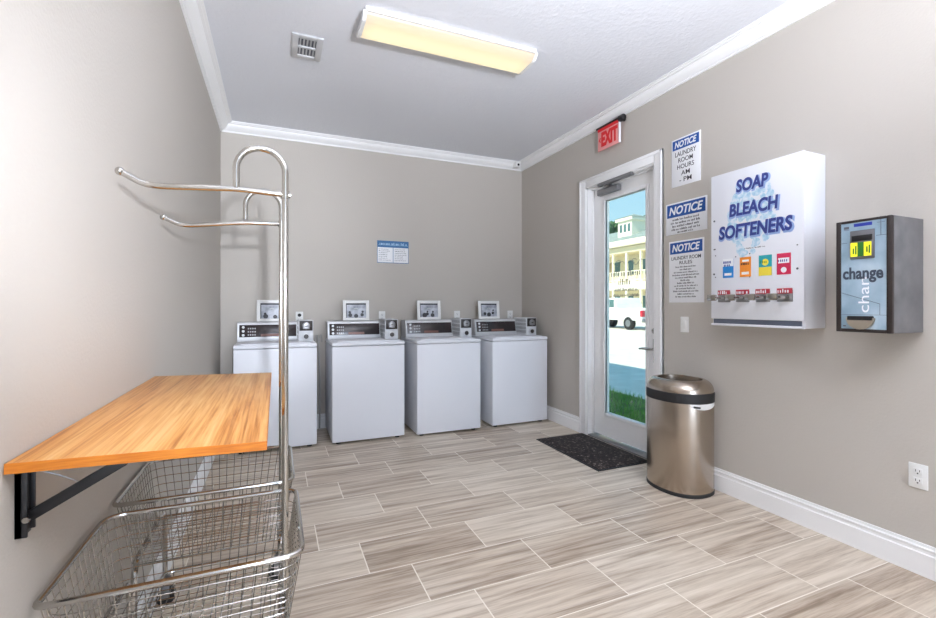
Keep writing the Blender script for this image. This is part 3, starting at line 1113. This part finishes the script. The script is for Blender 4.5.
obj('lettering', bm, mat('slate_ink', (66, 76, 92), 0.5), fc, smooth=0)
# coin cup
bm = nb()
px = [(cxw(1.30) + 0.056 * math.cos(a), F - 0.002, 0.07 + 0.056 * math.sin(a)) for a in [PI + PI * k / 16 for k in range(17)]]
prism(bm, px, (0, -0.014, 0))
cup = obj('coin_cup', bm, mat('tan_metal', (176, 166, 150), 0.3, metal=0.6), t)
bm = nb()
xz(bm, cxw(1.352), cxw(1.248), 0.058, 0.078, F - 0.0185, F, 0.003)
obj('cup_mouth', bm, M['black'], cup)

# ------------------------------------------------------------------ bin
t = thing('trash_can', 'brushed stainless open-top trash can standing by the door', 'trash can', (2.628, 2.365, 0), 0)
BX, BY, BACK = 0.192, 0.222, 0.178


def dring(z, s=1.0, sb=None, n=48):
    out = []
    for k in range(n):
        a = 2 * PI * k / n
        ca, sa = math.cos(a), math.sin(a)
        e = 2 / 2.25
        x = BX * math.copysign(abs(ca) ** e, ca) * s
        y = BY * math.copysign(abs(sa) ** e, sa) * s
        lim = BACK * (sb if sb is not None else s)
        out.append(Vector((min(x, lim), y, z)))
    return out


def loft(bm, rings, cap0=True, cap1=True):
    V = [[bm.verts.new(p) for p in r] for r in rings]
    n = len(V[0])
    for A, B in zip(V, V[1:]):
        for k in range(n):
            bm.faces.new((A[k], A[(k + 1) % n], B[(k + 1) % n], B[k]))
    if cap0:
        bm.faces.new(V[0][::-1])
    if cap1:
        bm.faces.new(V[-1])
    return bm


obj('base_ring', loft(nb(), [dring(0, 0.985), dring(0.004, 1.005), dring(0.022, 1.008), dring(0.026, 0.995)]), M['rubber'], t)
obj('body', loft(nb(), [dring(0.024, 0.988), dring(0.03, 0.995), dring(0.62, 1.0), dring(0.628, 0.99)]), M['steel'], t, smooth=30)
obj('band', loft(nb(), [dring(0.622, 0.99), dring(0.626, 1.012), dring(0.684, 1.016), dring(0.69, 1.0)]), M['rubber'], t)
rr = []
for k in range(9):
    a = PI / 2 * k / 8
    rr.append(dring(0.686 + 0.082 * math.sin(a), 0.70 + 0.30 * math.cos(a)))
rr += [dring(0.766, 0.67), dring(0.72, 0.66)]
lid_ = obj('domed_lid', loft(nb(), rr, True, False), M['steel'], t, smooth=50)
obj('opening', loft(nb(), [dring(0.715, 0.66), dring(0.722, 0.66)]), M['rubber'], t)
# grip notch below the band with the liner showing
bm = nb()
nn = 14
arc = []
for k in range(nn + 1):
    a = math.radians(238 + 62 * k / nn)
    e = 2 / 2.25
    ca, sa = math.cos(a), math.sin(a)
    arc.append((math.copysign(abs(ca) ** e, ca), math.copysign(abs(sa) ** e, sa), 0.016 + 0.022 * math.sin(PI * min(1, k / nn * 0.95 + 0.05))))
prev = None
for ca, sa, dz in arc:
    q = [Vector((min(BX * ca * s, BACK * 1.0), BY * sa * s, z)) for s, z in ((0.99, 0.622), (1.004, 0.622), (1.004, 0.622 - dz), (0.99, 0.622 - dz))]
    q = [bm.verts.new(v) for v in q]
    if prev:
        for i in range(4):
            bm.faces.new((prev[i], prev[(i + 1) % 4], q[(i + 1) % 4], q[i]))
    else:
        bm.faces.new(q[::-1])
    prev = q
bm.faces.new(prev)
obj('liner_edge', bm, M['white_matte'], t)
bm = nb()
pts = [Vector((BX * ca * 1.006, BY * sa * 1.006, 0.62 - dz * 0.55)) for ca, sa, dz in arc[1:5]]
tube(bm, pts, 0.0065, 8)
obj('grip', bm, M['rubber'], t)

# ------------------------------------------------------------------ door mat
t = thing('door_mat', 'dark brown door mat on the tiles in front of the glazed door', 'door mat', (2.545, 3.262, 0), 0.0)
obj('pile', box(nb(), (-0.250, -0.435, 0.0), (0.250, 0.435, 0.012), 0.004), M['mat'], t)
bm = nb()
for a in ((-0.264, -0.25, -0.45, 0.45), (0.25, 0.264, -0.45, 0.45), (-0.25, 0.25, -0.45, -0.435), (-0.25, 0.25, 0.435, 0.45)):
    box(bm, (a[0], a[2], 0.0), (a[1], a[3], 0.008), 0.002)
obj('border', bm, M['rubber'], t)

# ------------------------------------------------------------------ folding shelf
SW, SL, ST = 0.470, 1.189, 0.021
t = thing('folding_shelf', 'oak folding table on a black bracket fixed to the left wall', 'folding table', (XL, 1.166, 0.968), 0)
sl = Matrix.Rotation(math.radians(1.25), 4, 'Y')
bm = box(nb(), (0.0025, 0, -ST), (SW, SL, 0), 0.0015, mtx=sl)
tb = obj('tabletop', bm, M['wood'], t)
bm = nb()
box(bm, (0.0025, -0.0012, -ST), (SW + 0.0012, 0.0, 0), mtx=sl)
box(bm, (SW, 0.0, -ST), (SW + 0.0012, SL, 0), mtx=sl)
obj('edge_band', bm, M['edge'], tb, smooth=0)
for y in (0.048, SL - 0.1):
    bm = nb()
    box(bm, (0.0, y - 0.006, -0.168), (0.012, y + 0.034, -ST - 0.006), 0.001)
    box(bm, (0.0, y - 0.006, -0.168), (0.020, y, -ST - 0.006), 0.001)
    box(bm, (0.0, y + 0.028, -0.162), (0.020, y + 0.034, -ST - 0.006), 0.001)
    br = obj('bracket', bm, M['black'], t)
    a, b = Vector((0.022, y + 0.014, -0.128)), Vector((0.180, y + 0.014, -0.036))
    L_ = (b - a).length
    ang = math.atan2(b.z - a.z, b.x - a.x)
    bm = box(nb(), (-0.01, -0.006, -0.011), (L_, 0.006, 0.011), 0.001, mtx=Matrix.Translation(a) @ Matrix.Rotation(-ang, 4, 'Y'))
    obj('strut', bm, M['black'], br)
    bm = box(nb(), (0.03, y + 0.004, -0.034), (0.40, y + 0.022, -ST - 0.0005), 0.001, mtx=sl)
    obj('top_channel', bm, M['black'], br)
    bm = tube(nb(), [(0.03, y - 0.008, -0.027), (0.07, y - 0.006, -0.045), (0.098, y + 0.008, -0.068)], 0.0016, 8)
    obj('release_rod', bm, M['grey_metal'], br)
    bm = cyl(nb(), (0.02, y - 0.009, -0.13), 0.006, 0.007, 'Y', 12)
    obj('pivot_pin', bm, M['chrome'], br)

# ------------------------------------------------------------------ laundry carts


def make_cart():
    t = thing('laundry_cart', 'x', 'laundry cart', group='chrome laundry carts with hanging rails')
    ZR, ZB = 0.633, 0.412
    RX, RY, BXh, BYh = 0.270, 0.227, 0.232, 0.192

    def rim(hx, hy, z):
        c = [Vector(p) for p in ((-hx, -hy, z), (hx, -hy, z), (hx, hy, z), (-hx, hy, z))]
        out = []
        for i, rad in enumerate((0.022, 0.05, 0.05, 0.06)):
            out += fillet([(c[i] + c[i - 1]) / 2, c[i], (c[i] + c[(i + 1) % 4]) / 2], rad, 7)[1:-1]
        return out

    def rect(hx, hy, z, rad, n=6):
        return fillet([(-hx, -hy, z), (hx, -hy, z), (hx, hy, z), (-hx, hy, z)], rad, n, True)
    bk = obj('basket', tube(nb(), rim(RX, RY, ZR), 0.0075, 10, True), M['chrome'], t)
    # wire mesh sides and bottom
    bm = nb()
    r = 0.00135

    def lerp(f):
        return RX + (BXh - RX) * f, RY + (BYh - RY) * f
    n = 17
    for k in range(n + 1):
        u = -0.93 + 1.86 * k / n
        for s in (-1, 1):
            tube(bm, [(u * RX, s * (RY - 0.003), ZR), (u * BXh, s * BYh, ZB)], r, 4, caps=False)
        tube(bm, [(u * BXh, -BYh, ZB), (u * BXh, BYh, ZB)], r, 4, caps=False)
    n = 14
    for k in range(n + 1):
        u = -0.92 + 1.84 * k / n
        for s in (-1, 1):
            tube(bm, [(s * (RX - 0.003), u * RY, ZR), (s * BXh, u * BYh, ZB)], r, 4, caps=False)
        tube(bm, [(-BXh, u * BYh, ZB), (BXh, u * BYh, ZB)], r, 4, caps=False)
    for k in range(1, 8):
        f = k / 7
        hx, hy = lerp(f)
        tube(bm, rect(hx, hy, ZR + (ZB - ZR) * f, 0.07 - 0.04 * f, 4), r if k < 7 else 0.0028, 4 if k < 7 else 6, True)
    obj('wire_mesh', bm, M['wire'], bk)
    # hanging post, arch and rail
    PX = 0.231
    ar = 0.066
    pts = [(PX, 0, 0.15), (PX, 0, 1.676)]
    for k in range(1, 15):
        a = PI * k / 14
        pts.append((PX - ar + ar * math.cos(a), 0, 1.676 + ar * math.sin(a)))
    pts.append((PX - 2 * ar, 0, 1.619))
    obj('post', tube(nb(), pts, 0.0095, 14), M['chrome'], t)
    bm = nb()
    rail = fillet([(PX + 0.014, 0, 1.610), (PX - 0.13, 0, 1.616), (-0.085, 0, 1.604), (-0.125, 0, 1.606), (-0.176, 0, 1.634)], 0.03, 5)
    tube(bm, rail, 0.0085, 12)
    rl = obj('hanging_rail', bm, M['chrome'], t)
    bm = nb()
    sphere(bm, (-0.178, 0, 1.635), 0.0115)
    obj('end_cap', bm, M['chrome'], rl)
    bm = cyl(nb(), (PX, 0, 1.610), 0.0125, 0.022, seg=16)
    obj('collar', bm, M['chrome'], rl)
    # base frame: low rectangle and a hoop at each end
    y0, y1 = -0.19, 0.298
    fx = 0.231
    bm = tube(nb(), fillet([(-fx, y0, 0.125), (fx, y0, 0.125), (fx, y1, 0.125), (-fx, y1, 0.125)], 0.04, 5, True), 0.0095, 10, True)
    fr = obj('base_frame', bm, M['chrome'], t)
    for s in (-1, 1):
        x = s * (fx - 0.004)
        bm = tube(nb(), fillet([(x, y0 + 0.012, 0.125), (x, y0 + 0.012, ZB - 0.012), (x, y1 - 0.012, ZB - 0.012), (x, y1 - 0.012, 0.125)], 0.06, 6), 0.0095, 10)
        obj('support_hoop', bm, M['chrome'], fr)
    for sx in (-1, 1):
        for y in (y0 + 0.02, y1 - 0.02):
            x = sx * (fx - 0.012)
            cs = obj('caster', cyl(nb(), (x, y, 0.100), 0.016, 0.03, seg=14), M['grey_metal'], t)
            bm = nb()
            for d in (-0.017, 0.017):
                box(bm, (x - 0.016, y + d - 0.0015, 0.034), (x + 0.012, y + d + 0.0015, 0.088), 0.001)
            box(bm, (x - 0.016, y - 0.0185, 0.083), (x + 0.016, y + 0.0185, 0.088))
            obj('fork', bm, M['grey_metal'], cs)
            bm = cyl(nb(), (x - 0.004, y, 0.038), 0.038, 0.026, 'Y', 24, bev=0.004)
            obj('wheel', bm, M['rubber'], cs)
    return t


c1 = make_cart()
c1.location = (-0.205, 1.474, 0)
c1['label'] = 'nearer chrome wire laundry cart with the taller-looking hanging rail, at the bottom of the photo'
c2 = copy_tree(c1)
c2.location = (-0.2105, 2.010, 0)
for ch in c2.children:
    if ch.name.startswith('hanging_rail'):
        # this cart's rail droops a little towards its free end
        for q in (ch, *ch.children):
            q.data = q.data.copy()
            for v in q.data.vertices:
                v.co.z -= 0.065 * (0.231 - v.co.x)
c2['label'] = 'farther chrome wire laundry cart, behind the nearer cart and mostly under the oak shelf'

# ------------------------------------------------------------------ outside the door
M['pave'] = noise_mat('pale_concrete', [(0.3, (196, 192, 182)), (0.7, (214, 211, 202))], 2.5, 0.9)
M['soil'] = noise_mat('lawn_soil', [(0.3, (62, 86, 40)), (0.7, (92, 120, 56))], 9, 0.95)
M['grass'] = noise_mat('grass_blades', [(0.3, (70, 140, 44)), (0.7, (136, 190, 84))], 4, 0.8)
M['cream'] = mat('cream_siding', (226, 214, 182), 0.8)
M['cream_trim'] = mat('pale_cream_trim', (236, 230, 210), 0.7)
M['shingle'] = noise_mat('grey_green_shingle', [(0.3, (120, 132, 128)), (0.7, (152, 164, 158))], 3, 0.9)
M['win_glass'] = mat('dark_window_glass', (86, 116, 116), 0.15)
M['foliage'] = noise_mat('dark_foliage', [(0.3, (34, 62, 44)), (0.7, (66, 104, 66))], 2.5, 0.9)
M['bark'] = mat('tree_bark', (92, 76, 60), 0.9)
M['car_white'] = mat('white_car_paint', (230, 232, 234), 0.25, coat=0.5)
M['tail_red'] = mat('red_tail_light', (190, 30, 52), 0.3)

GX = 4.75
struct('pavement', box(nb(), (GX, -25, -0.2), (75, 85, -0.03)), M['pave'])
struct('lawn_ground', box(nb(), (XR + WT + 0.0, -6, -0.2), (GX, 30, -0.04)), M['soil'])
struct('landing', box(nb(), (XR + WT, 2.5, -0.12), (XR + WT + 0.35, 3.9, -0.02)), M['pave'])
bm = nb()
for k in range(5200):
    x, y = R.uniform(XR + WT + 0.38, GX), R.uniform(2.9, 7.4)
    a = R.uniform(0, 2 * PI)
    hgt = R.uniform(0.04, 0.11)
    dx, dy = 0.006 * math.cos(a), 0.006 * math.sin(a)
    lx, ly = R.uniform(-0.035, 0.035), R.uniform(-0.035, 0.035)
    v = [bm.verts.new(p) for p in ((x - dx, y - dy, -0.041), (x + dx, y + dy, -0.041), (x + lx, y + ly, -0.04 + hgt))]
    bm.faces.new(v)
o = obj('grass', bm, M['grass'], None, smooth=0)
tag(o, 'strip of green grass outside the glazed door', 'grass')
o['kind'] = 'stuff'

# apartment building across the lot; its front faces the door (-x)
BXF = 29.8
t = thing('apartment_building', 'cream two-storey apartment building with a grey roof seen through the door glass', 'building', (BXF, 32.5, -0.03), 0)
obj('wall', box(nb(), (1.6, -16, 0), (12, 20, 7.0)), M['cream'], t)
obj('balcony_slab', box(nb(), (0, -16, 2.75), (1.6, 20, 3.5), 0.03), M['cream_trim'], t)
obj('fascia', box(nb(), (0.0, -16, 6.2), (1.6, 20, 6.75), 0.03), M['cream'], t)
obj('eave', box(nb(), (-0.5, -16.4, 6.8), (12, 20.4, 7.32), 0.04), M['cream_trim'], t)
bm = nb()
V = [bm.verts.new(p) for p in ((-0.5, -16.4, 7.33), (12, -16.4, 7.33), (12, 20.4, 7.33), (-0.5, 20.4, 7.33), (5.75, -10, 9.6), (5.75, 14, 9.6))]
for f in ((0, 3, 5, 4), (0, 4, 1), (1, 4, 5, 2), (2, 5, 3), (0, 1, 2, 3)):
    bm.faces.new([V[i] for i in f])
obj('roof', bm, M['shingle'], t, smooth=0)
cp = obj('cupola', box(nb(), (1.4, 1.1, 7.6), (3.6, 3.0, 9.5)), M['cream_trim'], t)
obj('cupola_cornice', box(nb(), (1.2, 0.9, 9.5), (3.8, 3.2, 9.82), 0.03), M['cream_trim'], cp)
bm = nb()
V = [bm.verts.new(p) for p in ((1.15, 0.85, 9.82), (3.85, 0.85, 9.82), (3.85, 3.25, 9.82), (1.15, 3.25, 9.82), (2.5, 2.05, 10.3))]
for f in ((0, 1, 4), (1, 2, 4), (2, 3, 4), (3, 0, 4), (3, 2, 1, 0)):
    bm.faces.new([V[i] for i in f])
obj('cupola_roof', bm, M['shingle'], cp, smooth=0)
for y in (1.35, 1.9, 2.45):
    obj('window', box(nb(), (1.37, y - 0.05, 8.45), (1.42, y + 0.28, 9.2)), M['win_glass'], cp)
for y in (-6.0, -3.6, -1.4, 0.4, 2.2, 4.4):
    obj('post', box(nb(), (0.05, y - 0.09, 0), (0.25, y + 0.09, 6.2)), M['cream_trim'], t)
for y0 in (-5.9, -3.5, -1.3, 0.5, 2.3):
    bm = nb()
    ln_ = {-5.9: 2.2, -3.5: 2.0, -1.3: 1.6, 0.5: 1.6, 2.3: 2.0}[y0]
    box(bm, (0.1, y0, 4.42), (0.17, y0 + ln_, 4.5))
    box(bm, (0.1, y0, 3.62), (0.17, y0 + ln_, 3.68))
    k = y0 + 0.1
    while k < y0 + ln_ - 0.05:
        box(bm, (0.115, k, 3.68), (0.155, k + 0.05, 4.42))
        k += 0.17
    obj('railing', bm, M['cream_trim'], t)
    for z0, z1 in ((0.3, 2.3), (3.9, 5.7)):
        wn_ = obj('window', box(nb(), (1.54, y0 + 0.45, z0 + 0.3), (1.62, y0 + 1.35, z1)), M['cream_trim'], t)
        obj('pane', box(nb(), (1.52, y0 + 0.53, z0 + 0.38), (1.56, y0 + 1.27, z1 - 0.08)), M['win_glass'], wn_)
for y in (-0.6, 3.6):
    dr_ = obj('door', box(nb(), (1.53, y, 3.5), (1.62, y + 0.9, 5.6)), mat('tan_door', (176, 150, 110), 0.7), t)
    obj('door', box(nb(), (1.53, y, 0.1), (1.62, y + 0.9, 2.2)), dr_.data.materials[0], t)


def tree(x, y, hh, r, label):
    t = thing('tree', label, 'tree', (x, y, -0.03), 0, 'trees behind the apartment building')
    obj('trunk', cyl(nb(), (0, 0, hh * 0.35), 0.22, hh * 0.7, seg=10, r2=0.14), M['bark'], t)
    bm = nb()
    for k in range(22):
        a, b = R.uniform(0, 2 * PI), R.uniform(-0.7, 1)
        d = r * 0.62
        q = nb()
        bmesh.ops.create_icosphere(q, subdivisions=2, radius=r * R.uniform(0.32, 0.5))
        for v in q.verts:
            v.co *= R.uniform(0.82, 1.18)
        merge(bm, q, Matrix.Translation((d * math.cos(a) * R.uniform(0.3, 1), d * math.sin(a) * R.uniform(0.3, 1), hh * 0.72 + b * r * 0.55)))
    obj('crown', bm, M['foliage'], t)


tree(47.6, 57.0, 17.0, 2.6, 'dark green tree showing above the roof left of the cupola')
tree(52.6, 51.6, 17.2, 2.6, 'dark green tree showing above the roof right of the cupola')


def car(x, y, rz, label, pickup):
    t = thing('pickup_truck' if pickup else 'car', label, 'truck' if pickup else 'car', (x, y, -0.03), rz)
    # length along local y, rear at -y
    hw_ = 0.92
    if pickup:
        side = [(-2.6, 0.5), (-2.6, 1.12), (-0.7, 1.12), (-0.55, 1.75), (0.75, 1.75), (1.25, 1.15), (2.55, 1.05), (2.6, 0.5)]
    else:
        side = [(-2.2, 0.4), (-2.25, 0.95), (-1.6, 1.05), (-1.0, 1.45), (0.4, 1.45), (1.1, 1.0), (2.1, 0.85), (2.2, 0.4)]
    bm = prism(nb(), [(-hw_, p[0], p[1]) for p in side], (2 * hw_, 0, 0))
    bmesh.ops.bevel(bm, geom=list(bm.edges), offset=0.06, segments=2, affect='EDGES', profile=0.5)
    obj('body', bm, M['car_white'], t)
    bm = nb()
    z0, z1, ya, yb = (1.2, 1.66, -0.5, 0.78) if pickup else (1.05, 1.38, -1.0, 0.5)
    box(bm, (-hw_ - 0.01, ya, z0), (hw_ + 0.01, yb, z1), 0.03)
    obj('side_windows', bm, M['win_glass'], t)
    for s in (-1, 1):
        obj('tail_light', box(nb(), (s * (hw_ - 0.2), side[1][0] - 0.02, 0.72), (s * (hw_ + 0.012), side[1][0] + 0.14, 1.05), 0.02), M['tail_red'], t)
        for yy in (-1.6 if pickup else -1.35, 1.65 if pickup else 1.35):
            wh = obj('wheel', cyl(nb(), (s * (hw_ - 0.1), yy, 0.35), 0.35, 0.24, 'X', 22, bev=0.03), M['rubber'], t)
            obj('hubcap', cyl(nb(), (s * (hw_ + 0.015), yy, 0.35), 0.19, 0.02, 'X', 16), M['grey_metal'], wh)
    obj('bumper', box(nb(), (-hw_ + 0.02, side[0][0] - 0.1, 0.42), (hw_ - 0.02, side[0][0] + 0.05, 0.62), 0.04), M['grey_metal'], t)


car(18.4, 20.7, 0.0, 'white pickup truck with a red tail light parked in the lot outside', True)
car(20.8, 28.0, 0.0, 'white car parked farther off in the lot, left of the pickup truck', False)
